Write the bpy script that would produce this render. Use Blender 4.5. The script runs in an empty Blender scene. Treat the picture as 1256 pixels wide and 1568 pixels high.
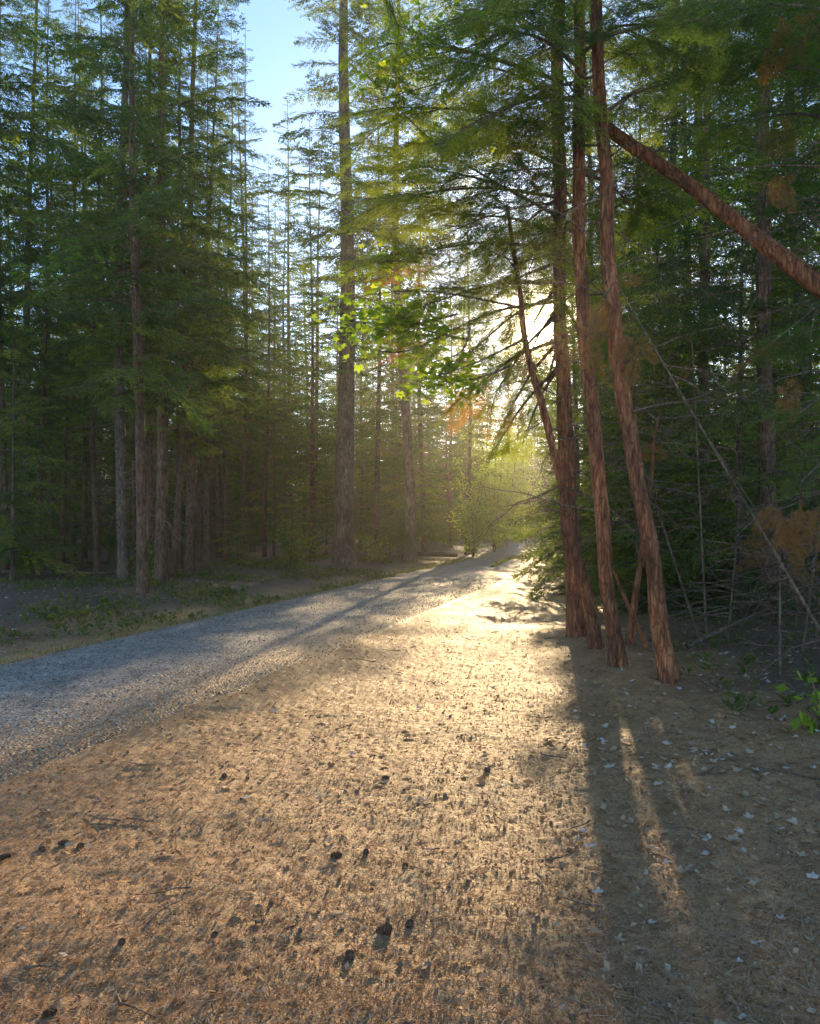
import bpy, math, numpy as np
from mathutils import Vector, Matrix
rng=np.random.default_rng(7)
scene=bpy.context.scene
F=1230.0
EL=math.radians(13.3); AZ=math.radians(9.2)
SUN=np.array([math.sin(AZ)*math.cos(EL),math.cos(AZ)*math.cos(EL),math.sin(EL)])
KX=math.tan(AZ); KZ=math.cos(AZ)/math.tan(EL)
def P(px,py,Y): return np.array([(px-628)/F*Y,Y,1.6+(800-py)/F*Y])

# ---------------- noise
def vnoise(x,y,seed=0):
    xi=np.floor(x).astype(np.int64); yi=np.floor(y).astype(np.int64)
    fx=x-xi; fy=y-yi; fx=fx*fx*(3-2*fx); fy=fy*fy*(3-2*fy)
    def h(a,b):
        n=(a*374761393+b*668265263+seed*144665)&0xffffffff
        n=((n^(n>>13))*1274126177)&0xffffffff
        n=(n^(n>>16))&0xffff
        return n/65535.0
    return (h(xi,yi)*(1-fx)+h(xi+1,yi)*fx)*(1-fy)+(h(xi,yi+1)*(1-fx)+h(xi+1,yi+1)*fx)*fy

# ---------------- road
RC=np.array([(-8.5,-8),(-6.6,-2),(-4.9,3),(-3.9,6),(-2.95,9),(-2.0,12.3),(-.35,18),(1.75,25),(4.0,32),(6.4,42),(8.6,52),(12.2,66),(18,85),(28,110),(45,145)],float)
RH=np.array([1.6,1.6,1.55,1.5,1.5,1.55,1.7,1.9,2.0,2.0,2.0,2.0,2,2,2])
def roadx(y): return np.interp(y,RC[:,1],RC[:,0])
def roadh(y): return np.interp(y,RC[:,1],RH)
def roadslope(y): return (roadx(y+.5)-roadx(y-.5))
def roaddist(x,y):
    s=roadslope(y); return (x-roadx(y))/np.sqrt(1+s*s)
def base(x,y):
    h=.10*(vnoise(x*.25+3,y*.25,1)-.5)*np.clip((np.abs(roaddist(x,y))-1.5)/2,0,1)
    d=roaddist(x,y)
    h=h+.22*np.clip((-d-2.0)/3,0,1)
    h=h+.10*np.exp(-(((x-2.5)/.9)**2+((y-9.6)/2.2)**2))
    h=h+.18*np.clip((x-3.0)/3,0,1)
    h=h+7*np.clip((y-125)/110,0,1)**1.5
    return h
def ground_h(x,y):
    d=np.abs(roaddist(x,y)); e=roadh(y)+.30*(vnoise(x*1.3,y*1.3,5)-.5)*2+.16*(vnoise(x*7,y*7,15)-.5)*2
    m=np.clip((d-e+.25)/.5,0,1)
    n=.030*(vnoise(x*2.2,y*2.2,2)-.5)+.009*(vnoise(x*9,y*9,3)-.5)+.008*(vnoise(x*24,y*24,4)-.5)+.008*(vnoise(x*47,y*47,6)-.5)
    peb=np.clip(vnoise(x*33,y*33,9)-.84,0,1)*.06
    return base(x,y)+m*(n+peb+.006)-(1-m)*.02

# ---------------- builder
class B:
    def __init__(s): s.V=[];s.Fc=[];s.M=[];s.S=[];s.T=[];s.n=0
    def add(s,v,f,mat,smooth,tint):
        s.V.append(v);s.Fc.append(f+s.n);s.M.append(np.full(len(f),mat,np.int32))
        s.S.append(np.full(len(f),smooth,bool));s.T.append(np.broadcast_to(np.asarray(tint,float),(len(v),)).copy());s.n+=len(v)
    def quads(s,q,mat,tint=0.5):
        n=len(q)
        if n==0:return
        t=np.repeat(np.broadcast_to(np.asarray(tint,float),(n,)),4)
        s.add(q.reshape(-1,3),np.arange(n*4).reshape(n,4),mat,False,t)
    def tube(s,pts,rad,mat,sides=10,rough=0.0,tint=0.5,seed=0):
        pts=np.asarray(pts,float); n=len(pts); rad=np.asarray(rad,float)
        t=np.gradient(pts,axis=0); t/=np.linalg.norm(t,axis=1)[:,None]+1e-9
        ref=np.array([0,1,0.]) if abs(t[0,1])<.8 else np.array([1.,0,0])
        a=np.cross(t,ref); a/=np.linalg.norm(a,axis=1)[:,None]+1e-9
        b=np.cross(t,a)
        th=np.linspace(0,2*np.pi,sides,endpoint=False)
        R=rad[:,None]*np.ones((1,sides))
        if rough>0:
            zz=np.cumsum(np.r_[0,np.linalg.norm(np.diff(pts,axis=0),axis=1)])
            A,Z=np.meshgrid(th,zz)
            R=R*(1+rough*(vnoise(np.cos(A)*3+10+seed,Z*1.2+np.sin(A)*3,seed)-.5)*2+rough*.6*(vnoise(A*sides/3,Z*5,seed+3)-.5))
        v=pts[:,None,:]+R[:,:,None]*(np.cos(th)[None,:,None]*a[:,None,:]+np.sin(th)[None,:,None]*b[:,None,:])
        i=np.arange(n-1)[:,None]*sides; j=np.arange(sides)[None,:]; j2=(j+1)%sides
        f=np.stack([i+j,i+j2,i+sides+j2,i+sides+j],-1).reshape(-1,4)
        s.add(v.reshape(-1,3),f,mat,True,tint)
    def mesh(s,name,mats):
        v=np.concatenate(s.V);f=np.concatenate(s.Fc)
        m=bpy.data.meshes.new(name)
        m.vertices.add(len(v));m.vertices.foreach_set('co',v.astype(np.float32).ravel())
        m.loops.add(len(f)*4);m.loops.foreach_set('vertex_index',f.astype(np.int32).ravel())
        m.polygons.add(len(f));m.polygons.foreach_set('loop_start',np.arange(0,len(f)*4,4,dtype=np.int32))
        m.polygons.foreach_set('material_index',np.concatenate(s.M))
        m.polygons.foreach_set('use_smooth',np.concatenate(s.S))
        a=m.attributes.new('tint','FLOAT','POINT');a.data.foreach_set('value',np.concatenate(s.T).astype(np.float32))
        for k in mats:m.materials.append(k)
        m.update();m.validate()
        return m
def obj(name,mesh,parent=None):
    o=bpy.data.objects.new(name,mesh);scene.collection.objects.link(o)
    if parent:o.parent=parent
    return o
def empty(name): return obj(name,None)
def nrm(v): return v/(np.linalg.norm(v,axis=-1,keepdims=True)+1e-9)
def rh(Pb,D,L,W,S):
    L=np.asarray(L)[...,None] if np.ndim(L) else L; W=np.asarray(W)[...,None] if np.ndim(W) else W
    return np.stack([Pb,Pb+D*L*.5+S*W,Pb+D*L,Pb+D*L*.5-S*W],1)

# ---------------- materials
def newmat(n):
    m=bpy.data.materials.new(n);m.use_nodes=True;nt=m.node_tree;nt.nodes.clear()
    return m,nt,nt.nodes,nt.links
def ramp(N,pts):
    r=N.new('ShaderNodeValToRGB');e=r.color_ramp.elements
    while len(e)>1:e.remove(e[-1])
    e[0].position=pts[0][0];e[0].color=(*pts[0][1],1)
    for p,c in pts[1:]:
        k=e.new(p);k.color=(*c,1)
    return r
def mat_leaf(name,pts,trans=.45,tgain=(1.9,1.7,.7)):
    m,nt,N,L=newmat(name)
    out=N.new('ShaderNodeOutputMaterial');at=N.new('ShaderNodeAttribute');at.attribute_name='tint'
    oi=N.new('ShaderNodeObjectInfo')
    ad=N.new('ShaderNodeMath');ad.operation='MULTIPLY_ADD';ad.inputs[1].default_value=.16;L.new(oi.outputs['Random'],ad.inputs[0]);L.new(at.outputs['Fac'],ad.inputs[2])
    sb=N.new('ShaderNodeMath');sb.operation='SUBTRACT';sb.inputs[1].default_value=.08;L.new(ad.outputs[0],sb.inputs[0])
    r=ramp(N,pts);L.new(sb.outputs[0],r.inputs[0])
    d=N.new('ShaderNodeBsdfDiffuse');L.new(r.outputs[0],d.inputs[0])
    if trans<=0:
        L.new(d.outputs[0],out.inputs[0]);return m
    t=N.new('ShaderNodeBsdfTranslucent')
    mm=N.new('ShaderNodeMix');mm.data_type='RGBA';mm.blend_type='MULTIPLY';mm.inputs[0].default_value=1;mm.clamp_result=False
    L.new(r.outputs[0],mm.inputs[6]);mm.inputs[7].default_value=(*tgain,1);L.new(mm.outputs[2],t.inputs[0])
    mx=N.new('ShaderNodeMixShader');mx.inputs[0].default_value=trans;L.new(d.outputs[0],mx.inputs[1]);L.new(t.outputs[0],mx.inputs[2])
    L.new(mx.outputs[0],out.inputs[0]);return m
def mat_bark(name,c1,c2,c3,scale=1.0):
    m,nt,N,L=newmat(name)
    out=N.new('ShaderNodeOutputMaterial');p=N.new('ShaderNodeBsdfPrincipled')
    tc=N.new('ShaderNodeTexCoord');mp=N.new('ShaderNodeMapping');mp.inputs['Scale'].default_value=(22*scale,22*scale,4.5*scale)
    L.new(tc.outputs['Object'],mp.inputs[0])
    n=N.new('ShaderNodeTexNoise');n.inputs['Scale'].default_value=1;n.inputs['Detail'].default_value=5;n.inputs['Roughness'].default_value=.65;L.new(mp.outputs[0],n.inputs[0])
    v=N.new('ShaderNodeTexVoronoi');v.feature='DISTANCE_TO_EDGE';v.inputs['Scale'].default_value=1.1;L.new(mp.outputs[0],v.inputs[0])
    n2=N.new('ShaderNodeTexNoise');n2.inputs['Scale'].default_value=1.7;n2.inputs['Detail'].default_value=3;L.new(tc.outputs['Object'],n2.inputs[0])
    r=ramp(N,[(.3,c1),(.5,c2),(.68,c3)]);L.new(n.outputs[0],r.inputs[0])
    rv=ramp(N,[(0,(.25,.22,.2)),(.12,(1,1,1))]);L.new(v.outputs[0],rv.inputs[0])
    mu=N.new('ShaderNodeMix');mu.data_type='RGBA';mu.blend_type='MULTIPLY';mu.inputs[0].default_value=.75;L.new(r.outputs[0],mu.inputs[6]);L.new(rv.outputs[0],mu.inputs[7])
    r2=ramp(N,[(.35,(.55,.57,.55)),(.65,(1.25,1.1,1.0))]);L.new(n2.outputs[0],r2.inputs[0])
    mu2=N.new('ShaderNodeMix');mu2.data_type='RGBA';mu2.blend_type='MULTIPLY';mu2.inputs[0].default_value=.9;L.new(mu.outputs[2],mu2.inputs[6]);L.new(r2.outputs[0],mu2.inputs[7])
    L.new(mu2.outputs[2],p.inputs['Base Color']);p.inputs['Roughness'].default_value=.75;p.inputs['Specular IOR Level'].default_value=.35
    mxh=N.new('ShaderNodeMath');mxh.operation='MINIMUM';L.new(v.outputs[0],mxh.inputs[0]);mxh.inputs[1].default_value=.25
    mh=N.new('ShaderNodeMath');mh.operation='ADD';L.new(mxh.outputs[0],mh.inputs[0]);L.new(n.outputs[0],mh.inputs[1])
    b=N.new('ShaderNodeBump');b.inputs['Strength'].default_value=1;b.inputs['Distance'].default_value=.025;L.new(mh.outputs[0],b.inputs['Height']);L.new(b.outputs[0],p.inputs['Normal'])
    L.new(p.outputs[0],out.inputs[0]);return m
def mat_ground():
    m,nt,N,L=newmat('needle_litter_dirt')
    out=N.new('ShaderNodeOutputMaterial');p=N.new('ShaderNodeBsdfPrincipled');tc=N.new('ShaderNodeTexCoord')
    def noise(s,d=6,r=.6):
        n=N.new('ShaderNodeTexNoise');n.inputs['Scale'].default_value=s;n.inputs['Detail'].default_value=d;n.inputs['Roughness'].default_value=r;L.new(tc.outputs['Object'],n.inputs[0]);return n
    a=noise(70,5,.75);b=noise(1.1,4);c=noise(6,5)
    r=ramp(N,[(.28,(.16,.09,.04)),(.42,(.38,.225,.105)),(.58,(.54,.34,.17)),(.75,(.70,.50,.29))]);L.new(a.outputs[0],r.inputs[0])
    r2=ramp(N,[(.35,(.78,.66,.54)),(.6,(1.1,1.02,.95))]);L.new(b.outputs[0],r2.inputs[0])
    r3=ramp(N,[(.35,(.82,.79,.75)),(.65,(1.1,1.08,1.02))]);L.new(c.outputs[0],r3.inputs[0])
    def mul(x,y,f=1):
        k=N.new('ShaderNodeMix');k.data_type='RGBA';k.blend_type='MULTIPLY';k.inputs[0].default_value=f;L.new(x,k.inputs[6]);L.new(y,k.inputs[7]);return k.outputs[2]
    col=mul(mul(r.outputs[0],r2.outputs[0]),r3.outputs[0])
    at=N.new('ShaderNodeAttribute');at.attribute_name='tint'
    k=N.new('ShaderNodeMix');k.data_type='RGBA';L.new(at.outputs['Fac'],k.inputs[0]);L.new(col,k.inputs[6])
    rf=ramp(N,[(.3,(.055,.036,.022)),(.5,(.16,.105,.065)),(.7,(.27,.195,.13))]);L.new(a.outputs[0],rf.inputs[0]);L.new(mul(rf.outputs[0],r3.outputs[0]),k.inputs[7])
    L.new(k.outputs[2],p.inputs['Base Color']);p.inputs['Roughness'].default_value=.65;p.inputs['Specular IOR Level'].default_value=.5
    bm=N.new('ShaderNodeBump');bm.inputs['Strength'].default_value=.8;bm.inputs['Distance'].default_value=.014;L.new(a.outputs[0],bm.inputs['Height']);L.new(bm.outputs[0],p.inputs['Normal'])
    L.new(p.outputs[0],out.inputs[0]);return m
def mat_road():
    m,nt,N,L=newmat('gravel')
    out=N.new('ShaderNodeOutputMaterial');p=N.new('ShaderNodeBsdfPrincipled');tc=N.new('ShaderNodeTexCoord')
    v=N.new('ShaderNodeTexVoronoi');v.inputs['Scale'].default_value=42;L.new(tc.outputs['Object'],v.inputs[0])
    n=N.new('ShaderNodeTexNoise');n.inputs['Scale'].default_value=2.2;n.inputs['Detail'].default_value=7;n.inputs['Roughness'].default_value=.7;L.new(tc.outputs['Object'],n.inputs[0])
    r=ramp(N,[(0,(.17,.15,.13)),(.5,(.33,.295,.26)),(1,(.55,.50,.44))])
    sp=N.new('ShaderNodeSeparateColor');L.new(v.outputs['Color'],sp.inputs[0]);L.new(sp.outputs[0],r.inputs[0])
    r2=ramp(N,[(.35,(.6,.59,.58)),(.62,(1.15,1.08,1.0))]);L.new(n.outputs[0],r2.inputs[0])
    k=N.new('ShaderNodeMix');k.data_type='RGBA';k.blend_type='MULTIPLY';k.inputs[0].default_value=1;L.new(r.outputs[0],k.inputs[6]);L.new(r2.outputs[0],k.inputs[7])
    at=N.new('ShaderNodeAttribute');at.attribute_name='tint'
    n4=N.new('ShaderNodeTexNoise');n4.inputs['Scale'].default_value=14;n4.inputs['Detail'].default_value=6;n4.inputs['Roughness'].default_value=.75;L.new(tc.outputs['Object'],n4.inputs[0])
    ad=N.new('ShaderNodeMath');ad.operation='ADD';L.new(at.outputs['Fac'],ad.inputs[0]);L.new(n4.outputs[0],ad.inputs[1])
    rr=ramp(N,[(.62,(0,0,0)),(.95,(1,1,1))]);L.new(ad.outputs[0],rr.inputs[0])
    k2=N.new('ShaderNodeMix');k2.data_type='RGBA';L.new(rr.outputs[0],k2.inputs[0]);L.new(k.outputs[2],k2.inputs[6]);k2.inputs[7].default_value=(.40,.26,.14,1)
    L.new(k2.outputs[2],p.inputs['Base Color']);p.inputs['Roughness'].default_value=.6
    bm=N.new('ShaderNodeBump');bm.inputs['Strength'].default_value=1;bm.inputs['Distance'].default_value=.02;bm.invert=True;L.new(v.outputs['Distance'],bm.inputs['Height']);L.new(bm.outputs[0],p.inputs['Normal'])
    L.new(p.outputs[0],out.inputs[0]);return m
NEED=mat_leaf('conifer_needles',[(0,(.03,.066,.04)),(.45,(.068,.122,.05)),(.8,(.20,.25,.05)),(.88,(.28,.30,.06)),(.93,(.20,.105,.06)),(1,(.30,.17,.10))],.48,(3.0,2.7,.7))
BROAD=mat_leaf('broad_leaves',[(0,(.09,.15,.04)),(.5,(.16,.25,.05)),(1,(.27,.34,.06))],.6,(2.6,2.5,.8))
UND=mat_leaf('undergrowth_leaves',[(0,(.06,.095,.03)),(.5,(.11,.16,.045)),(1,(.24,.20,.09))],.45,(1.8,1.7,.7))
DEADL=mat_leaf('dry_leaves',[(0,(.17,.095,.05)),(.5,(.42,.26,.135)),(.8,(.55,.42,.28)),(1,(.66,.62,.58))],.3,(1.1,1,.9))
STONE=mat_leaf('gravel_stones',[(0,(.14,.125,.11)),(.5,(.28,.255,.225)),(1,(.52,.48,.43))],.0)
BARKG=mat_bark('grey_brown_bark',(.075,.055,.04),(.18,.13,.095),(.31,.24,.18))
BARKR=mat_bark('red_cedar_bark',(.10,.034,.016),(.32,.115,.05),(.55,.25,.115))
BARKB=mat_bark('brown_bark',(.075,.045,.028),(.19,.11,.07),(.33,.205,.135))
TWIG=mat_bark('twig_bark',(.12,.085,.06),(.23,.16,.115),(.34,.26,.2))
MG=mat_ground();MR=mat_road()

# ---------------- foliage templates
def template(level,seed):
    r=np.random.default_rng(seed)
    leaves=[];tw=[];tl=[]
    droop=r.uniform(.12,.3); wob=r.uniform(-.06,.06)
    def axis(t): return np.stack([t*1.0,wob*np.sin(t*5),.10*t-droop*t*t+0*t],-1)
    ns=8 if level>=0 else 4
    T=np.linspace(0,1,ns);A=axis(T)
    for i in range(ns-1):
        w=.006*(1-T[i])+.0015
        q=np.stack([A[i]+[0,w,0],A[i+1]+[0,w*.8,0],A[i+1]-[0,w*.8,0],A[i]-[0,w,0]]);tw.append(q)
        q=np.stack([A[i]+[0,0,w],A[i+1]+[0,0,w*.8],A[i+1]-[0,0,w*.8],A[i]-[0,0,w]]);tw.append(q)
    nb={-1:10,0:17,1:22}[level]
    for side in (-1,1):
        for t in np.clip(np.linspace(.13,.99,nb)+r.uniform(-.02,.02,nb),0,.995):
            if r.random()<.13: continue
            b=axis(np.array(t));l=(.40*(1-t)**.75+.07)*r.uniform(.55,1.15)
            if t<.3:l*=.55+t*1.4
            ang=math.radians(r.uniform(42,66))
            d=np.array([math.cos(ang),side*math.sin(ang),r.uniform(-.4,.15)]);d=nrm(d)
            dz=l*l*.5
            if level>=0: tw.append(rh(b[None],d[None],np.array([l]),np.array([.003]),np.array([[0,0,1.]]))[0])
            perp=nrm(np.cross(d,[0,0,1.]));up=np.cross(perp,d)
            if level<=0:
                m=max(4,int(l/.024)) if level==0 else max(2,int(l/.05))
                s=np.linspace(.12,1,m)
                for sd in (-1,1):
                    a=np.radians(r.uniform(30,60,m))
                    D=nrm(np.cos(a)[:,None]*d+sd*np.sin(a)[:,None]*perp+up*r.uniform(-.6,.3,m)[:,None])
                    Pb=b+d*(s*l)[:,None]-np.array([0,0,1.])*(dz*s*s)[:,None]
                    S=nrm(np.cross(D,up+r.uniform(-.8,.8,(m,3))))
                    LL=r.uniform(.038,.066,m)*(1.1-.4*s)*(1 if level==0 else 1.75)
                    leaves.append(rh(Pb,D,LL,LL*(.2 if level==0 else .24),S));tl.append(r.uniform(-.12,.12)+r.uniform(-.06,.06,m)+.12*s)
            else:
                m=max(3,int(l/.032))
                for sd in (-1,1):
                    for s in np.linspace(.12,1,m):
                        a=math.radians(r.uniform(30,55));l2=r.uniform(.05,.085)*(1.15-.5*s)
                        D=nrm(math.cos(a)*d+sd*math.sin(a)*perp+up*r.uniform(-.5,.2))
                        Pb=b+d*s*l-np.array([0,0,dz*s*s])
                        k=5;ss=np.linspace(.15,1,k);pp=nrm(np.cross(D,up+r.uniform(-.4,.4,3)))
                        for q in (-1,1):
                            aa=math.radians(34)
                            DD=nrm(math.cos(aa)*D+q*math.sin(aa)*pp+r.uniform(-.25,.25,(k,3)))
                            S=nrm(np.cross(DD,up+r.uniform(-.5,.5,(k,3))))
                            LL=r.uniform(.013,.022,k)
                            leaves.append(rh(Pb+D*(ss*l2)[:,None],DD,LL,LL*.17,S));tl.append(r.uniform(-.12,.12)+r.uniform(-.06,.06,k)+.12*s)
    return np.concatenate(leaves),np.concatenate(tl),np.stack(tw)
TL=[template(-1,20+i) for i in range(6)]
TF=[template(0,i) for i in range(7)]
TN=[template(1,50+i) for i in range(6)]
def frame(d,roll):
    d=nrm(np.asarray(d,float));y=nrm(np.cross([0,0,1.],d));z=np.cross(d,y)
    c,s=math.cos(roll),math.sin(roll)
    return np.stack([d,c*y+s*z,-s*y+c*z],1)
def put_branch(b,T,p,d,L,roll,tint,filt=None,lm=1,tm=2):
    lv,tl,tw=T;R=frame(d,roll)*L
    q=lv@R.T+p;t=np.clip(tl+tint,0,.79) if tint<.9 else np.clip(tint+tl*.2,.94,1)
    if filt is not None:
        k=filt(q[:,0]);q=q[k];t=t[k]
    b.quads(q,lm,t)
    q=tw@R.T+p
    if filt is not None: q=q[filt(q[:,0])]
    b.quads(q,tm,.5)
def filt(c):
    u=c[:,0]-KX*c[:,1];ys=c[:,1]-c[:,2]*KZ
    jit=.25*np.sin(c[:,1]*3+c[:,2]*5)
    inside=(u>-2.9+jit)&(u<.1+jit)&(ys>1.6)&(ys<13)
    rel=c-np.array([0,0,1.6]);t=rel@SUN;dist=np.linalg.norm(rel-t[:,None]*SUN,axis=1)
    gap=(t>0)&(dist<.22+.10*np.sin(c[:,0]*9)*np.cos(c[:,2]*11))
    return ~((inside&(rng.random(len(c))<.95))|(gap&(rng.random(len(c))<.95)))
def dead_sticks(b,curve,z0,z1,n,r,lmin=.4,lmax=1.8,mat=2,side=None):
    for _ in range(n):
        z=r.uniform(z0,z1);p=curve(z)
        a=r.uniform(0,2*np.pi) if side is None else r.normal(side,.7)
        l=r.uniform(lmin,lmax);d=np.array([math.cos(a),math.sin(a),r.uniform(-.25,.35)])
        k=6;pts=[p]
        for i in range(k):
            d=nrm(d+r.normal(0,.14,3)+np.array([0,0,-.05]));pts.append(pts[-1]+d*l/k)
            if i>0 and r.random()<.8:
                d2=nrm(d+r.normal(0,.65,3));l2=l*r.uniform(.15,.4)
                m1=pts[-1]+d2*l2*.5;m2=m1+nrm(d2+r.normal(0,.3,3))*l2*.5
                b.tube([pts[-1],m1,m2],[.004,.003,.0015],mat,3)
                if r.random()<.6:
                    b.tube([m1,m1+nrm(d2+r.normal(0,.7,3))*l2*.45],[.0025,.001],mat,3)
        b.tube(pts,np.linspace(.012,.002,k+1)*(l/1.2)**.5,mat,4)
def tree(seed,H,r0,zb,Lmax,nbr,sticks,temps=TF,bark=None,tint=.35,brown=0,flt=None,low=.22,gr=2.6):
    r=np.random.default_rng(seed);b=B()
    ph=r.uniform(0,6,2);amp=r.uniform(.05,.16)
    def cv(z): 
        return np.array([amp*math.sin(z*.35+ph[0])-amp*math.sin(ph[0]),amp*math.sin(z*.3+ph[1])-amp*math.sin(ph[1]),z])
    zs=np.r_[-.4,-.1,.1,.3,.6,np.linspace(1,H,26)]
    b.tube([cv(z) for z in zs],[r0*(1-.93*max(z,0)/H)*(1+.35*math.exp(-max(z,0)*3.5)) for z in zs],0,12,.10,seed=seed)
    a=r.uniform(0,6)
    for i in range(nbr):
        f=(i+r.uniform(0,1))/nbr; z=zb+(H-zb)*f**1.15
        if r.random()<.08: continue
        a+=2.4+r.normal(0,.35)
        L=(Lmax*(1-f)**.75*min(1,low+f*gr)+.35)*r.uniform(.55,1.15)
        d=[math.cos(a),math.sin(a),-.15+.55*f+r.normal(0,.12)]
        t=tint+r.normal(0,.1)
        put_branch(b,temps[r.integers(len(temps))],cv(z),d,L,r.normal(0,.3),t,flt)
    if sticks: dead_sticks(b,cv,1.2,zb+2,sticks,r)
    return b.mesh('conifer_%d'%seed,[bark or BARKG,NEED,TWIG])
SPEC=[(25,.15,4.8,3.0,115,BARKG),(22,.14,4.2,2.8,108,BARKB),(27,.18,6,3.2,115,BARKG),(20,.13,3.6,2.6,100,BARKB),(24,.145,5.4,2.5,100,BARKB)]
TALL=[tree(100+i,H,r0,zb,Lm,nb,42,bark=bk,low=.3) for i,(H,r0,zb,Lm,nb,bk) in enumerate(SPEC)]
FAR=[tree(150+i,H,r0,zb-1.2,Lm,nb+15,8,temps=TL,bark=bk,low=.5,gr=4,tint=.28) for i,(H,r0,zb,Lm,nb,bk) in enumerate(SPEC)]
SSPEC=[(8,.07,.6,2.0,75),(5.5,.05,.3,1.6,60),(10,.09,1.0,2.3,85)]
SMALL=[tree(200+i,H,r0,zb,Lm,nb,10,tint=.42,low=.8,gr=5) for i,(H,r0,zb,Lm,nb) in enumerate(SSPEC)]
SFAR=[tree(250+i,H,r0,zb,Lm,nb,0,temps=TL,tint=.34,low=.8,gr=5) for i,(H,r0,zb,Lm,nb) in enumerate(SSPEC)]

placed=[]
def inst(name,mesh,x,y,s,rot,parent=None,sz=None,lean=(0,0)):
    o=obj(name,mesh,parent);o.location=(x,y,float(base(np.array(x),np.array(y)))-.02);o.scale=(s,s,sz or s);o.rotation_euler=(lean[0],lean[1],rot)
    placed.append((x,y));return o
front=[]
for i,(px,py,v,s,ln) in enumerate([(190,905,0,.9,.0),(219,922,1,.8,.01),(247,905,3,1.1,-.01),(266,898,1,.7,.02),(290,893,4,.9,.012),(317,888,1,.75,-.01),(336,862,3,.9,0),(578,852,0,.95,0),(650,852,1,.95,.008),(716,850,3,.95,0),(385,838,2,.9,0),(112,862,4,.9,.01),(465,840,1,.9,0),(40,880,0,.9,.01),(150,848,2,.9,0),(600,838,2,.9,0),(690,838,4,.9,0),(-60,900,2,1,0),(420,836,4,1,0),(80,874,3,.9,0),(10,858,1,.9,0),(435,846,0,.8,0)]):
    Y=1968/(py-800);X=(px-628)/F*Y
    inst('conifer_tree',TALL[v] if Y<45 else FAR[v],X,Y,s,rng.uniform(0,6.28),lean=(ln,-ln))
    if Y<26: front.append((X,Y))
for (px,py,v,s) in [(150,892,1,.6),(232,896,4,.62),(58,890,3,.6),(348,872,1,.6),(372,866,4,.65),(10,893,4,.7),(276,878,3,.6),(130,872,1,.65),(405,860,3,.65),(206,880,3,.6),(305,868,4,.6),(95,884,1,.55),(170,866,3,.7),(250,860,0,.7)]:
    Y=1968/(py-800);X=(px-628)/F*Y
    inst('slender_conifer',TALL[v],X,Y,s,rng.uniform(0,6.28),sz=rng.uniform(.8,1.0),lean=tuple(rng.normal(0,.012,2)))
    if Y<26: front.append((X,Y))
b=tree(300,30,.35,6.5,3.6,140,45)
inst('big_pine_tree',b,(527-628)/F*27,27,1,.7)
# low drooping boughs on the front row
b=B();r=np.random.default_rng(91)
for (X,Y) in front:
    for k in range(5):
        z=r.uniform(3.8,8.5);a=r.uniform(-2.6,-.2)
        put_branch(b,TF[r.integers(7)],np.array([X,Y,z]),[math.cos(a),math.sin(a),r.uniform(-.45,-.05)],r.uniform(1.3,2.6),r.normal(0,.4),r.uniform(.4,.65),filt,lm=0,tm=1)
obj('drooping_conifer_boughs',b.mesh('drooping_conifer_boughs',[NEED,TWIG]))

# distant forest instanced
df=empty('distant_forest')
tries=0;n=0
while n<430 and tries<20000:
    tries+=1
    q_=rng.random()
    y=rng.uniform(22,125) if q_<.5 else (rng.uniform(24,75) if q_<.8 else rng.uniform(85,140));x=rng.uniform(-.56*y-3,.56*y+3)
    rd=float(roaddist(np.array(x),np.array(y)))
    if abs(rd)<3.3: continue
    px=628+F*x/y
    if rd<0 and y<24: continue
    if any((x-a)**2+(y-c)**2<(1.9+y*.009)**2 for a,c in placed): continue
    u=x-KX*y
    small=rng.random()<(.28 if y<40 else .5)
    TT,SS=(TALL,SMALL) if y<32 else (FAR,SFAR)
    if -4.2<u<1.3:
        hm=(y-34)/KZ-.5
        s=rng.uniform(.7,1.1)
        if hm<2.5: continue
        if hm>14: mesh=TT[3];s=hm/20*.97
        else: mesh=SS[0 if hm>7 else 1];s=min(s*1.3,hm/8.2)
    elif small: mesh=SS[rng.integers(3)];s=rng.uniform(.7,1.5)
    else: mesh=TT[rng.integers(5)];s=rng.uniform(.8,1.2)
    inst('forest_conifer',mesh,x,y,s,rng.uniform(0,6.28),df,lean=tuple(rng.normal(0,.02,2)));n+=1
for (u,y) in [(-3.2,80),(-1.6,92),(-.3,100),(.6,86),(-2.4,112),(-.8,120),(1.0,128),(-3.6,96),(.2,136),(-1.4,138)]:
    if abs(float(roaddist(np.array(u+KX*y),np.array(y))))<2.6: continue
    inst('forest_conifer',FAR[3],u+KX*y,y,(y-16)/KZ/20*.98,rng.uniform(0,6.28),df)
for (x,y,k,s) in [(7.2,12,0,.9),(6.2,17,4,.9),(8.6,15.5,1,1),(9.6,19.5,2,1),(10.5,14,4,1),(7.6,23,0,1.1)]:
    inst('conifer_tree',TALL[k],x,y,s,rng.uniform(0,6.28))
for (x,y,k,s) in [(9,13,2,.8),(8.2,18.5,1,1.1),(11.5,17,0,1),(7.5,15,0,.9)]:
    inst('young_conifer',SMALL[k],x,y,s,rng.uniform(0,6.28))
for (px,y,k,s) in [(445,24,1,.4),(60,24,0,.7),(20,19,0,.8),(560,38,1,.6),(610,42,0,.6),(680,46,0,.65),(500,34,0,.6),(250,30,0,.7),(150,28,2,.7),(420,34,2,.7),(350,40,2,.8),(200,38,0,1),(300,46,2,1),(90,42,2,1),(480,50,2,1),(560,56,0,1),(-10,22,1,1),(365,25,1,.5),(590,48,2,.7),(640,58,2,.7)]:
    inst('young_conifer',SMALL[k],(px-628)/F*y,y,s,rng.uniform(0,6.28))
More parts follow.
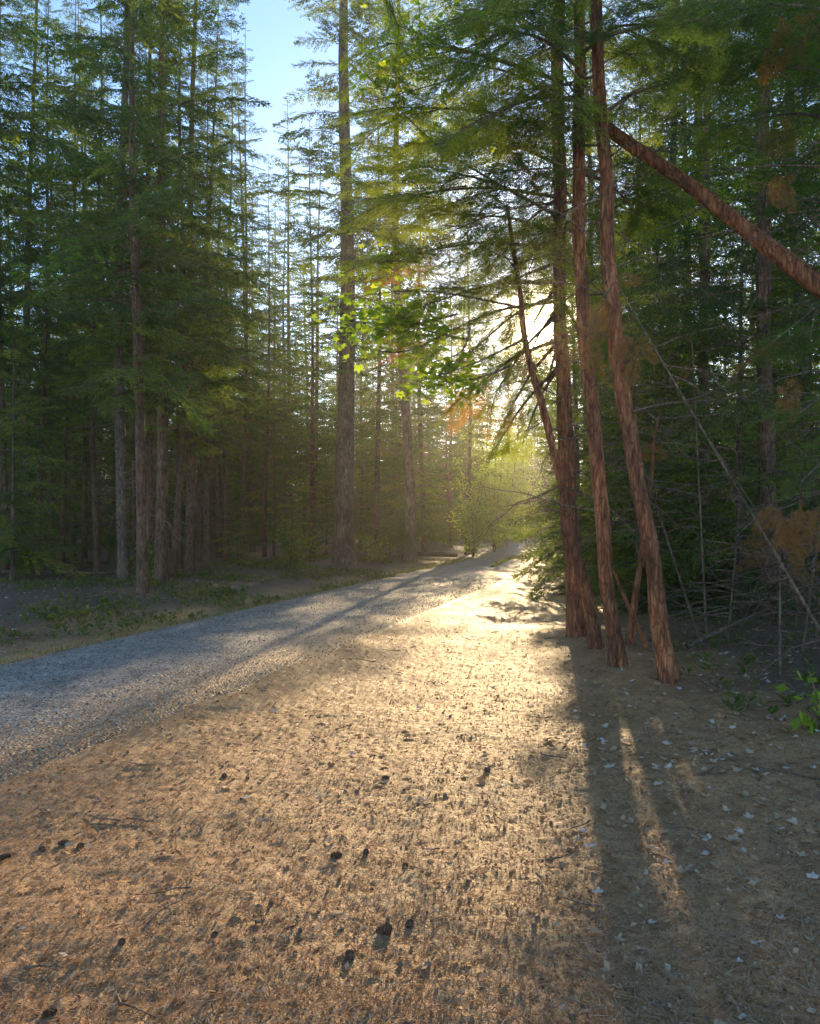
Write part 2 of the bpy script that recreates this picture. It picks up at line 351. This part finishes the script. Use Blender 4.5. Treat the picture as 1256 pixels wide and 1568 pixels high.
for i,(x,y,H,L) in enumerate([(4.1,14.5,7,1.9),(5.4,13.2,8,2.0),(3.9,18.5,8,1.9),(5.4,17,9,2.2),(4.7,22.5,9,2.2),(6.2,20.5,9,2.2),(5.6,27,11,2.4),(4.9,16,6,1.8)]):
    off=np.array([x,y,0])
    m=tree(400+i,H,.06,.25,L,80,10,tint=.42,low=.9,gr=5,flt=lambda c,off=off:filt(c+off))
    o=obj('young_conifer',m);o.location=(x,y,float(base(np.array(x),np.array(y)))-.02)

# ---------------- hero trees right
def curve_from(pts):
    pts=np.array(pts)
    def cv(z): return np.array([np.interp(z,pts[:,2],pts[:,0]),np.interp(z,pts[:,2],pts[:,1]),z])
    return cv
def smoothpts(pts,n=34):
    pts=np.array(pts);t=np.r_[0,np.cumsum(np.linalg.norm(np.diff(pts,axis=0),axis=1))];tt=np.linspace(0,t[-1],n)
    q=np.stack([np.interp(tt,t,pts[:,i]) for i in range(3)],1)
    for _ in range(3): q[1:-1]=(q[:-2]+2*q[1:-1]+q[2:])/4
    return q
def hero(name,img,Y,r0,r1,H,nbr,zb,Lr,bark,seed,sticks=25,side=None,tint=.4,flare=.5,spread=1.3):
    r=np.random.default_rng(seed);b=B()
    pts=[P(px,py,Y) for px,py in img];pts[0][2]=float(ground_h(pts[0][0],pts[0][1]))-.12
    if H>pts[-1][2]:
        d=nrm(pts[-1]-pts[-2]);pts.append(pts[-1]+d*(H-pts[-1][2]))
    q=smoothpts(pts,60)
    q[2:-2,0]+=.014*np.sin(q[2:-2,2]*2.1+seed)+.008*np.sin(q[2:-2,2]*5+seed*2)
    cv=curve_from(q)
    h=(q[:,2]-q[0,2])/(q[-1,2]-q[0,2])
    b.tube(q,(r0+(r1-r0)*h)*(1+flare*np.exp(-(q[:,2]-q[0,2])*2.8)),0,20,.18,seed=seed)
    a=r.uniform(0,6)
    for i in range(nbr):
        f=(i+r.random())/nbr;z=zb+(q[-1,2]-zb)*f
        a+=2.4+r.normal(0,.4);aa=a
        if side is not None: aa=side+r.normal(0,spread)
        L=r.uniform(*Lr)*(1-.5*f)
        d=[math.cos(aa),math.sin(aa),r.normal(-.02,.16)+.3*f]
        put_branch(b,TN[r.integers(6)],cv(z),d,L,r.normal(0,.35),tint+r.normal(0,.1),filt)
    if sticks: dead_sticks(b,cv,1.6,zb+1.5,sticks,r,.3,1.6)
    return obj(name,b.mesh(name,[bark,NEED,TWIG]))
hero('cedar_tree',[(886,985),(877,850),(868,700),(861,560),(858,430),(856,300),(856,150),(857,-100)],11.0,.115,.06,15,32,5.4,(1.4,2.8),BARKR,1,30,tint=.5)
hero('cedar_tree',[(915,1008),(896,900),(868,780),(838,650),(812,560),(799,450),(788,380),(780,330)],9.8,.08,.018,5.5,10,3.9,(.9,1.7),BARKR,2,14,side=math.pi,tint=.55)
hero('cedar_tree',[(948,1030),(930,880),(912,700),(897,500),(884,300),(890,150),(893,-100)],8.7,.078,.04,13,22,5.0,(1.2,2.4),BARKR,3,26,tint=.45)
hero('cedar_tree',[(1026,1052),(1002,880),(975,740),(950,560),(932,400),(925,220),(918,80),(915,-150)],7.9,.08,.042,12,22,4.9,(1.2,2.4),BARKR,4,26,tint=.42,side=math.pi*.75,spread=1.1)
hero('dead_sapling',[(966,998),(973,900),(985,820),(996,740),(1010,640)],10,.045,.012,3,0,2,(1,1),BARKR,5,10)
hero('dead_sapling',[(1000,1000),(960,930),(930,850),(925,800)],9.6,.03,.01,1.6,0,2,(1,1),BARKR,6,4)
hero('cedar_tree',[(1345,1130),(1340,800),(1335,400),(1325,0)],7.2,.12,.06,12,20,4.4,(1.2,2.2),BARKR,7,70,tint=.4)
hero('cedar_tree',[(1180,1000),(1175,800),(1170,400),(1175,0)],12.5,.13,.06,15,36,3.6,(1.4,2.8),BARKB,8,60,tint=.4)
b=B();E=[np.array([7.9,6.2,.0]),np.array([5.6,6.7,1.95]),P(1250,432,7.5),P(1140,345,8),P(1040,265,8.3),P(960,215,8.5),P(915,180,8.6)]
q=smoothpts(E,40);b.tube(q,np.linspace(.14,.06,40),0,16,.12,seed=5)
r=np.random.default_rng(3)
for i in range(24):
    k=r.integers(10,38);d=nrm(r.normal(0,1,3));pp=q[k];l=r.uniform(.2,.9)
    m1=pp+d*l*.5;m2=m1+nrm(d+r.normal(0,.3,3)-[0,0,.3])*l*.5
    b.tube([pp,m1,m2],[.012,.007,.002],1,4)
obj('leaning_dead_tree',b.mesh('leaning_dead_tree',[BARKR,TWIG]))
# dead brush tangle at right
b=B();r=np.random.default_rng(31)
for i in range(24):
    x0,y0=r.uniform(3.7,5.6),r.uniform(7.0,11);h=r.uniform(1.2,4.4);ln=r.normal(0,.25,2)
    def cv(z,x0=x0,y0=y0,ln=ln): return np.array([x0+ln[0]*z,y0+ln[1]*z,z+.1])
    b.tube([cv(z) for z in np.linspace(-.2,h,7)],np.linspace(.018,.004,7),0,5)
    dead_sticks(b,cv,.3,h,16,r,.25,1.2,mat=0)
    for k in range(2):
        if r.random()<.5: put_branch(b,TN[r.integers(6)],cv(r.uniform(.8,h)),nrm(np.array([r.normal(0,1),r.normal(0,1),-.6])),r.uniform(.25,.5),r.uniform(0,3),.96,filt,lm=1,tm=0)
obj('dead_brush',b.mesh('dead_brush',[TWIG,NEED]))

# overhanging boughs
b=B();r=np.random.default_rng(12)
def bough(p0,p1,tint,n=5,L=1.0,T=TN,brown=0):
    d=p1-p0;q=smoothpts([p0,p0+d*.5+[0,0,.15],p1],12);b.tube(q,np.linspace(.03,.006,12),2,5)
    side=nrm(np.cross(d,[0,0,1.]))
    for i in range(n):
        t=.2+.8*(i+.5)/n;p=p0+d*t+[0,0,.15*4*t*(1-t)]
        s=1 if i%2 else -1
        dd=nrm(d)*.8+side*s*.7+np.array([0,0,r.uniform(-.6,.1)])
        tt=.97 if r.random()<brown else tint+r.normal(0,.1)
        put_branch(b,T[r.integers(len(T))],p,dd,L*r.uniform(.7,1.2),r.normal(0,.7),tt,filt)
    put_branch(b,T[r.integers(len(T))],p0+d*.8,d,L*1.1,r.normal(0,.3),tint,filt)
A1=lambda py:P(857,py,11.0)
for (py0,tx,ty,tY,ti,n,L) in [(430,640,470,9.5,.65,7,1.1),(380,610,390,9,.7,7,1.2),(300,600,300,9,.7,7,1.2),(360,700,330,10,.65,6,1.2),(450,720,540,10,.8,6,.9),(200,600,160,9,.7,7,1.3),(120,590,60,8.5,.8,7,1.2),(250,720,220,10,.6,6,1.2),(60,640,-40,9,.75,7,1.3),(480,760,600,11,.8,5,.8),(460,660,520,10.5,.8,6,.9),(150,700,90,9.5,.6,6,1.3),(330,640,250,9,.7,6,1.1),(520,720,600,11,.8,6,.8),(520,770,650,11.5,.8,6,.7),(470,800,570,12.5,.8,5,.7),(560,800,680,12,.75,5,.6),(560,750,700,12,.75,5,.6),
  (330,800,440,13.5,.55,7,.9),(430,790,560,13.5,.65,7,.8),(330,910,420,13.5,.5,7,.9),(450,910,570,13.5,.5,7,.8),(300,760,400,13,.6,7,1.0),(520,830,640,13,.65,6,.7),(240,840,330,13.5,.5,7,1.0),(400,740,470,13,.65,6,.9),(480,880,640,14,.5,6,.8)]:
    bough(A1(py0),P(tx,ty,tY),ti,n,L)
Bc=lambda py:P(890,py,8.7)
for (py0,tx,ty,tY,ti,n,L) in [(100,760,40,7,.55,6,1.0),(150,740,180,7.5,.55,6,1.0),(80,1000,30,7.5,.45,6,1.0),(0,800,-40,6.5,.5,6,1.0),(60,1120,40,8.6,.4,6,1.1),(200,1040,120,9.5,.4,6,1.0),(260,980,330,9.6,.4,5,.8)]:
    bough(Bc(py0),P(tx,ty,tY),ti,n,L)
C9=lambda py:P(1340,py,7.2)
for (py0,tx,ty,tY,ti,n,L) in [(150,1180,100,7.5,.4,6,.9),(60,1180,0,6.5,.4,6,.9),(200,1150,180,9,.4,5,.9),(520,1210,520,8.5,.4,5,.7),(600,1215,640,6.5,.5,4,.45),(680,1225,740,6.6,.5,4,.4)]:
    bough(C9(py0),P(tx,ty,tY),ti,n,L,brown=.06)
for (tx,ty,tY,n_) in [(935,480,7.6,6),(905,515,7.8,5),(972,528,7.6,6),(880,550,8.2,5),(1200,800,6.5,6),(1240,790,6.4,6),(1185,285,7,3),(1230,600,6.8,3)]:
    for k in range(n_):
        put_branch(b,TN[r.integers(6)],P(tx,ty-14,tY)+r.normal(0,.06,3),nrm(np.array([r.normal(0,.5),r.normal(0,.3),-1.0])),r.uniform(.22,.36),r.uniform(0,3),.97)
obj('cedar_boughs',b.mesh('cedar_boughs',[BARKR,NEED,TWIG]))
# broadleaf branches
def lobed(p,size,r):
    d=nrm(np.array([r.normal(0,1),r.normal(0,1),r.uniform(-1,.1)]));up=nrm(np.array([r.normal(0,.5),r.normal(-.5,.5),1.0]));s=nrm(np.cross(d,up))
    out=[]
    for a,l in ((0,1),(.75,.85),(-.75,.85),(1.5,.6),(-1.5,.6)):
        D=d*math.cos(a)+s*math.sin(a);S=-d*math.sin(a)+s*math.cos(a)
        out.append(rh(p[None],D[None],np.array([size*l]),np.array([size*.22]),S[None])[0])
    return out
def leafy(name,boughs,size,nleaf,spread,tint,seed):
    r=np.random.default_rng(seed);b=B()
    for p0,p1 in boughs:
        q=smoothpts([p0,(p0+p1)/2+r.normal(0,.12,3),p1],10);b.tube(q,np.linspace(.016,.003,10),1,5)
        qs=[];ts=[]
        for i in range(nleaf):
            t=r.uniform(.35,1)**.7;k=p0+(p1-p0)*t;off=r.normal(0,spread,3)*[1,1,.7];pp=k+off
            if i%3==0:b.tube([k,k+off*.5+[0,0,.02],pp],[.004,.003,.001],1,3)
            l=lobed(pp,size*r.uniform(.6,1.2),r);qs+=l;ts+=[tint+r.uniform(-.3,.3)]*5
        b.quads(np.array(qs),0,np.clip(ts,0,1))
    obj(name,b.mesh(name,[BROAD,TWIG]))
leafy('oak_branch',[(P(800,470,9.6),P(500,460,9)),(P(700,500,9.3),P(520,520,9)),(P(720,520,9.4),P(600,480,9)),(P(800,520,9.6),P(620,590,8.8)),(P(780,560,9.4),P(665,590,9)),(P(700,480,9.4),P(530,490,9)),(P(720,500,9.4),P(640,560,9))],.085,110,.17,.5,4)
leafy('oak_branch',[(P(640,400,9.2),P(560,400,8.9)),(P(800,300,9.5),P(560,110,8.2)),(P(800,100,9.5),P(600,30,8)),(P(760,90,8.5),P(640,60,7.6)),(P(780,60,9),P(570,150,8.2)),(P(800,0,9),P(600,90,7.8))],.065,80,.17,.7,5)
def shrub(name,x,y,h,w,n,size,tint,seed):
    r=np.random.default_rng(seed);b=B();z0=float(base(np.array(x),np.array(y)))
    ends=[]
    for i in range(14):
        a=r.uniform(0,6.28);k=np.array([x+math.cos(a)*w*r.uniform(.1,1),y+math.sin(a)*w*r.uniform(.1,1),z0+h*r.uniform(.35,1)])
        q=smoothpts([np.array([x,y,z0-.1]),np.array([x+(k[0]-x)*.3,y+(k[1]-y)*.3,z0+(k[2]-z0)*.55]),k],8);b.tube(q,np.linspace(.02,.004,8)*(h/2)**.5,1,4);ends.append(q)
    E=np.array(ends);i=r.integers(0,14,n);t=r.integers(2,8,n);pc=E[i,t]+r.normal(0,1,(n,3))*w*.17
    D=nrm(r.normal(0,1,(n,3))-[0,0,.4]);S=nrm(np.cross(D,r.normal(0,.6,(n,3))+[0,0,1]))
    LL=size*r.uniform(.6,1.3,n)
    b.quads(rh(pc,D,LL,LL*.32,S),0,np.clip(tint+r.normal(0,.15,n)+.15*(i%3-1),0,1))
    obj(name,b.mesh(name,[BROAD,TWIG]))
shrub('roadside_sapling',4.3,41,6.0,1.4,7500,.14,.8,1)
shrub('roadside_sapling',6.0,50,7.5,1.5,7500,.15,.85,2)
shrub('roadside_sapling',2.9,37,4.5,1.2,3500,.13,.7,3)
shrub('roadside_sapling',12.0,56,6,1.6,3500,.15,.6,4)
shrub('roadside_sapling',9.0,66,9,2.2,7000,.2,.9,14)
shrub('shrub',-3.6,25,1.5,.7,900,.1,.3,5)
shrub('shrub',-6.2,19,1.0,.6,500,.09,.4,25)
shrub('shrub',-1.2,29,1.0,.8,700,.09,.4,26)
shrub('shrub',4.9,8.3,1.1,.35,160,.10,.4,6)
shrub('shrub',3.1,6.05,.5,.3,60,.10,.7,7)
shrub('shrub',5.2,24,2.2,1.0,1800,.09,.4,8)
shrub('shrub',6.8,34,2.5,1.2,1800,.1,.5,9)

# ---------------- ground
def axis(segs):
    return np.concatenate([np.arange(a,c,st) for a,c,st in segs])
xs=np.concatenate([-np.geomspace(300,8,36)[:-1],axis([(-8,-3,.05),(-3,3,.018),(3,7,.05)]),np.geomspace(7,300,36)])
ys=np.concatenate([np.linspace(-60,1,24)[:-1],axis([(1,7,.018),(7,12,.035),(12,24,.08)]),np.geomspace(24,420,70)])
X,Y=np.meshgrid(xs,ys);Z=ground_h(X,Y)
far=np.clip((Y-22)/10,0,1);Z=Z*(1-far)+far*(base(X,Y)-.015)
d=roaddist(X,Y)
ff=np.clip((-d-2.2+.8*(vnoise(X*.8,Y*.8,11)-.5))/1.2,0,1)
ff=np.maximum(ff,np.clip((X-(2.3+.02*Y+np.clip(Y-11,0,99)*.25)+1.2*(vnoise(X*.9,Y*.9,12)-.5))/1.6,0,1))
b=B();nx=len(xs);ny=len(ys)
i=np.arange(ny-1)[:,None]*nx;j=np.arange(nx-1)[None,:]
f=np.stack([i+j,i+j+1,i+nx+j+1,i+nx+j],-1).reshape(-1,4)
b.add(np.stack([X,Y,Z],-1).reshape(-1,3),f,0,True,ff.ravel())
obj('ground',b.mesh('ground',[MG]))
yr=np.concatenate([np.arange(-8,30,.15),np.geomspace(30,145,90)]);k=np.linspace(-1,1,41)
S=roadslope(yr);hw=roadh(yr)
XX=roadx(yr)[:,None]+k[None,:]*(hw*np.sqrt(1+S*S)+.3)[:,None];YY=np.repeat(yr[:,None],41,1)
ZZ=base(XX,YY)+.004+.025*(1-k[None,:]**2)+.006*(vnoise(XX*2,YY*2,21)-.5)-.05*np.clip((np.abs(k[None,:])-.86)/.14,0,1)
b=B();i=np.arange(len(yr)-1)[:,None]*41;j=np.arange(40)[None,:]
tt=np.clip(np.maximum((k-.15)/.85*.62,(-k-.7)/.3*.5),0,1)[None,:]+0*XX
b.add(np.stack([XX,YY,ZZ],-1).reshape(-1,3),np.stack([i+j,i+j+1,i+42+j,i+41+j],-1).reshape(-1,4),0,True,tt.ravel())
obj('gravel_road',b.mesh('gravel_road',[MR]))

# ---------------- litter
def gz(x,y):
    z=ground_h(x,y);d=np.abs(roaddist(x,y));h=roadh(y)
    return np.where(d<h+.25,np.maximum(z,base(x,y)+.004+.025*(1-np.clip(d/(h+.3),0,1)**2)-.05*np.clip((d/(h+.3)-.86)/.14,0,1)),z)
r=np.random.default_rng(77)
def scatter_pts(n,ymin,ymax,xmin,xmax,near=True):
    y=ymin+(ymax-ymin)*r.random(n)**(1.8 if near else 1);w=.56*y+.3
    x=r.uniform(-1,1,n)*w;k=(x>xmin)&(x<xmax)
    return x[k],y[k]
def onroad_keep(x,y,p):
    dd=roaddist(x,y);e=roadh(y);inner=np.clip(1-(e-dd)/1.9,0,1)**1.6
    return (dd>e-.05)|(dd<-e)|(r.random(len(x))<p+.8*inner)
b=B()
x,y=scatter_pts(120000,2.2,12,-7,7)
keep=onroad_keep(x,y,.05);x=x[keep];y=y[keep];n=len(x)
a=r.uniform(0,6.28,n);D=nrm(np.stack([np.cos(a),np.sin(a),r.normal(0,.18,n)],1));S=nrm(np.cross(D,[0,0,1.]))
L_=r.uniform(.02,.11,n);z=gz(x,y)+.003+.006*r.random(n)
b.quads(rh(np.stack([x,y,z],1)-D*(L_/2)[:,None],D,L_,np.full(n,.0010)+.0002*y,S),0,r.uniform(.05,.8,n))
x,y=scatter_pts(62000,2.2,16,-7,8);n=len(x)
keep=onroad_keep(x,y,.04);x=x[keep];y=y[keep];n=len(x)
a=r.uniform(0,6.28,n);D=nrm(np.stack([np.cos(a),np.sin(a),r.normal(.1,.4,n)],1));S=nrm(np.cross(D,np.stack([r.normal(0,.6,n),r.normal(0,.6,n),np.ones(n)],1)))
L_=r.uniform(.005,.022,n)*(1+1.2*(r.random(n)<.08));z=gz(x,y)+.003
b.quads(rh(np.stack([x,y,z],1),D,L_,L_*.3,S),0,r.uniform(0,.75,n))
obj('pine_needle_litter',b.mesh('pine_needle_litter',[DEADL]))
b=B();n=26000;y=4.5+18*r.random(n)**1.6;x=roadx(y)+r.uniform(-1,1,n)*1.65*1.03;k=np.abs(x/y)<.62;x=x[k];y=y[k];n=len(x)
a=r.uniform(0,6.28,n);D=nrm(np.stack([np.cos(a),np.sin(a),r.normal(0,.35,n)],1));S=nrm(np.cross(D,np.stack([r.normal(0,.5,n),r.normal(0,.5,n),np.ones(n)],1)))
L_=r.uniform(.008,.024,n)*(1+y*.03);b.quads(rh(np.stack([x,y,gz(x,y)+.005],1),D,L_,L_*.42,S),0,r.uniform(0,1,n))
obj('loose_gravel',b.mesh('loose_gravel',[STONE]))
b=B();x=np.r_[r.normal(3.1,1.1,700),r.uniform(-2.5,3,150),r.uniform(-9,-4,1100),r.uniform(2,7,500),r.uniform(.7,2.6,160)];y=np.r_[r.normal(6.0,1.6,700),r.uniform(2.4,8,150),r.uniform(9,20,1100),r.uniform(5,13,500),r.uniform(2.6,6,160)]
keep=(np.abs(roaddist(x,y))>roadh(y)+.1)&(y>2.2);x=x[keep];y=y[keep];n=len(x)
z=gz(x,y)+.01;qs=[];ts=[]
for i in range(n):
    a=r.uniform(0,6.28);s=r.uniform(.03,.07)*(1 if y[i]>3.5 else .7);c=np.array([x[i],y[i],z[i]]);t=r.uniform(.3,1)
    for aa,l in ((0,1),(.9,.75),(-.9,.75)):
        D=nrm(np.array([math.cos(a+aa),math.sin(a+aa),r.uniform(-.1,.45)]));Sd=nrm(np.cross(D,np.array([r.normal(0,.4),r.normal(0,.4),1])))
        qs.append(rh(c[None],D[None],np.array([s*l]),np.array([s*.24]),Sd[None])[0]);ts.append(t)
b.quads(np.array(qs),0,ts);obj('fallen_leaves',b.mesh('fallen_leaves',[DEADL]))
CONE=mat_bark('cone_scales',(.10,.06,.035),(.24,.135,.08),(.38,.25,.15),3)
def cone(px,py,s,rot):
    Y=1968/(py-800);x=(px-628)/F*Y;b=B();r=np.random.default_rng(int(px))
    n=90;qs=[]
    for i in range(n):
        f=(i+.5)/n;th=i*2.4;R=s*.42*math.sin(math.pi*(.12+.83*f))**.8;c=np.array([(f-.5)*s*1.25,0,0])
        o=np.array([0,math.cos(th),math.sin(th)]);D=nrm(o+np.array([.7,0,0]));S=nrm(np.cross(D,[1.,0,0])+1e-6)
        qs.append(rh((c+o*R*.35)[None],D[None],np.array([R*.85+.004]),np.array([s*.12]),S[None])[0])
    q=np.array(qs);c_,s_=math.cos(rot),math.sin(rot);M=np.array([[c_,-s_,0],[s_,c_,0],[0,0,1]])
    b.quads(q@M.T,0);b.tube(np.array([[-.6,0,0],[-.3,0,0],[.2,0,0],[.55,0,0]])@M.T*s,[s*.1,s*.3,s*.26,s*.05],0,10,.1)
    o=obj('pine_cone',b.mesh('pine_cone',[CONE]));o.location=(x,Y,float(ground_h(np.array(x),np.array(Y)))+s*.25)
for c in [(588,1425,.05,.4),(627,1412,.034,1.2),(537,1465,.038,2.0),(515,1312,.042,.1),(560,1308,.027,1),(100,1290,.042,.3),(125,1295,.035,1.4),(68,1300,.035,2.3),(590,1195,.04,.1),(745,1180,.04,1),(190,1445,.026,2),(345,1190,.035,2),(620,1330,.026,1),(10,1310,.042,.6),(80,1545,.035,.2),(330,1430,.026,1.5)]: cone(*c)
b=B()
x,y=scatter_pts(1500,2.3,11,-6,5);k=onroad_keep(x,y,.02);x=x[k];y=y[k];n=len(x)
for i in range(n):
    s=r.uniform(.004,.009) if r.random()<.92 else r.uniform(.010,.015);zz=float(gz(np.array(x[i]),np.array(y[i])));t=np.array([-1,-.5,.3,.9])
    dv=nrm(np.array([r.normal(),r.normal(),.2]))
    b.tube(np.array([x[i],y[i],zz+s*.3])+dv*(t*s)[:,None],np.array([.15,.75,.8,.1])*s,0,6,.3,seed=i,tint=.3)
obj('pebbles',b.mesh('pebbles',[TWIG]))
b=B()
for i in range(230):
    yy=r.uniform(2.5,14);xx=r.uniform(-.5,.55)*yy if i%2 else r.uniform(1.5,6.5)
    if abs(float(roaddist(np.array(xx),np.array(yy))))<1.9: continue
    a=r.uniform(0,6.28);l=r.uniform(.06,.4)*(1.6 if xx>2.5 else .7);t=np.linspace(0,1,5)
    X_=xx+math.cos(a)*l*t+r.normal(0,.01,5);Y_=yy+math.sin(a)*l*t+r.normal(0,.01,5)
    b.tube(np.stack([X_,Y_,ground_h(X_,Y_)+.010+.008*r.random(5)],1),np.linspace(.004,.0015,5)*(1+.6*r.random()),0,5)
obj('fallen_twigs',b.mesh('fallen_twigs',[TWIG]))
def log(name,pts,r0,r1,mat=BARKG):
    b=B();q=smoothpts(pts,22);b.tube(q,np.linspace(r0,r1,22),0,9,.15,seed=4);obj(name,b.mesh(name,[mat]))
log('fallen_branch',[np.array([3.3,9.6,.12]),np.array([3.9,9.7,.38]),np.array([4.6,10.3,.5])],.03,.012)
log('fallen_log',[np.array([-17,25.5,.35]),np.array([-13.5,25,.5]),np.array([-9.2,24.5,.4])],.11,.07)
log('fallen_log',[np.array([-1.0,33,.25]),np.array([.5,33.5,.28]),np.array([2,34.5,.2])],.13,.09)
log('fallen_log',[np.array([-11.5,21,.3]),np.array([-9.5,20.2,.36]),np.array([-7.6,20.8,.28])],.07,.04)
# undergrowth plants
b=B()
m=6000;y=r.uniform(8.5,32,m);dd=-r.uniform(1.75,8.5,m)*np.where(r.random(m)<.45,.35+.65*r.random(m),1);x=roadx(y)+dd*1.04
k=(vnoise(x*.7,y*.7,31)+.4*(r.random(m)-.5)>.52)&(dd<-1.7);x=x[k];y=y[k]
xr=r.uniform(2.6,8,900);yrr=r.uniform(6,22,900);k=(vnoise(xr*.8,yrr*.8,32)>.68)&(roaddist(xr,yrr)>2.5);x=np.r_[x,xr[k]];y=np.r_[y,yrr[k]]
n=len(x);z=ground_h(x,y)
for kk in range(8):
    a=r.uniform(0,6.28,n);D=nrm(np.stack([np.cos(a),np.sin(a),r.uniform(.2,1.4,n)],1));S=nrm(np.cross(D,[0,0,1.]))
    L_=r.uniform(.03,.11,n);h=r.uniform(0,.14,n)
    b.quads(rh(np.stack([x+np.cos(a)*.02,y+np.sin(a)*.02,z+h*.6],1),D,L_,L_*r.uniform(.12,.35,n),S),0,r.uniform(0,.85,n))
m=3500;y=r.uniform(7.5,36,m);dd=-(roadh(y)+r.exponential(.25,m)+.02);x=roadx(y)+dd*1.04;z=ground_h(x,y);n=m
a=r.uniform(0,6.28,n);D=nrm(np.stack([np.cos(a)*.5,np.sin(a)*.5,np.ones(n)],1));S=nrm(np.cross(D,[0,1.,0]))
L_=r.uniform(.02,.08,n);b.quads(rh(np.stack([x,y,z],1),D,L_,np.full(n,.003)+.0002*y,S),0,r.uniform(.3,1,n))
obj('undergrowth',b.mesh('undergrowth',[UND]))

# ---------------- light forest haze
m,nt,N,L=newmat('forest_haze')
out=N.new('ShaderNodeOutputMaterial');vs=N.new('ShaderNodeVolumeScatter');vs.inputs['Density'].default_value=.0009;vs.inputs['Anisotropy'].default_value=.75;vs.inputs['Color'].default_value=(1,.96,.90,1)
L.new(vs.outputs[0],out.inputs['Volume'])
bpy.ops.mesh.primitive_cube_add(size=1,location=(0,70,14.0));o=bpy.context.object;o.name='forest_haze';o.scale=(160,160,30);o.data.materials.append(m)

# ---------------- light
w=bpy.data.worlds.new("World");scene.world=w;w.use_nodes=True;nt=w.node_tree
bg=nt.nodes['Background'];sky=nt.nodes.new('ShaderNodeTexSky');sky.sky_type='NISHITA';sky.sun_disc=False
sky.sun_elevation=EL;sky.sun_rotation=AZ;sky.dust_density=.2;sky.ozone_density=2.5
tn=nt.nodes.new('ShaderNodeVectorMath');tn.operation='MULTIPLY';tn.inputs[1].default_value=(.84,.90,.97);nt.links.new(sky.outputs[0],tn.inputs[0])
tc=nt.nodes.new('ShaderNodeTexCoord');dp=nt.nodes.new('ShaderNodeVectorMath');dp.operation='DOT_PRODUCT';dp.inputs[1].default_value=tuple(SUN)
nt.links.new(tc.outputs['Generated'],dp.inputs[0])
mx=nt.nodes.new('ShaderNodeMath');mx.operation='MAXIMUM';mx.inputs[1].default_value=0;nt.links.new(dp.outputs['Value'],mx.inputs[0])
pw=nt.nodes.new('ShaderNodeMath');pw.operation='POWER';pw.inputs[1].default_value=1500;nt.links.new(mx.outputs[0],pw.inputs[0])
sc=nt.nodes.new('ShaderNodeVectorMath');sc.operation='SCALE';sc.inputs[0].default_value=(90,68,34);nt.links.new(pw.outputs[0],sc.inputs['Scale'])  # warm sun glow painted into the sky colour, added on top of the sky texture
ad=nt.nodes.new('ShaderNodeVectorMath');ad.operation='ADD';nt.links.new(tn.outputs[0],ad.inputs[0]);nt.links.new(sc.outputs[0],ad.inputs[1])
nt.links.new(ad.outputs[0],bg.inputs[0]);bg.inputs[1].default_value=.38
l=bpy.data.lights.new('sun','SUN');l.energy=9.5;l.angle=math.radians(.5);l.color=(1,.73,.40)
o=bpy.data.objects.new('sun',l);scene.collection.objects.link(o);o.rotation_euler=Vector(SUN).to_track_quat('Z','Y').to_euler()
c=bpy.data.cameras.new('camera');o=bpy.data.objects.new('camera',c);scene.collection.objects.link(o);scene.camera=o
c.sensor_fit='VERTICAL';c.sensor_height=24;c.lens=24*F/1568;c.clip_end=1500;c.clip_start=.05
o.location=(0,0,1.6);o.rotation_euler=(math.radians(90+.745),0,0)
scene.view_settings.view_transform='Standard';scene.view_settings.look='None';scene.view_settings.exposure=0
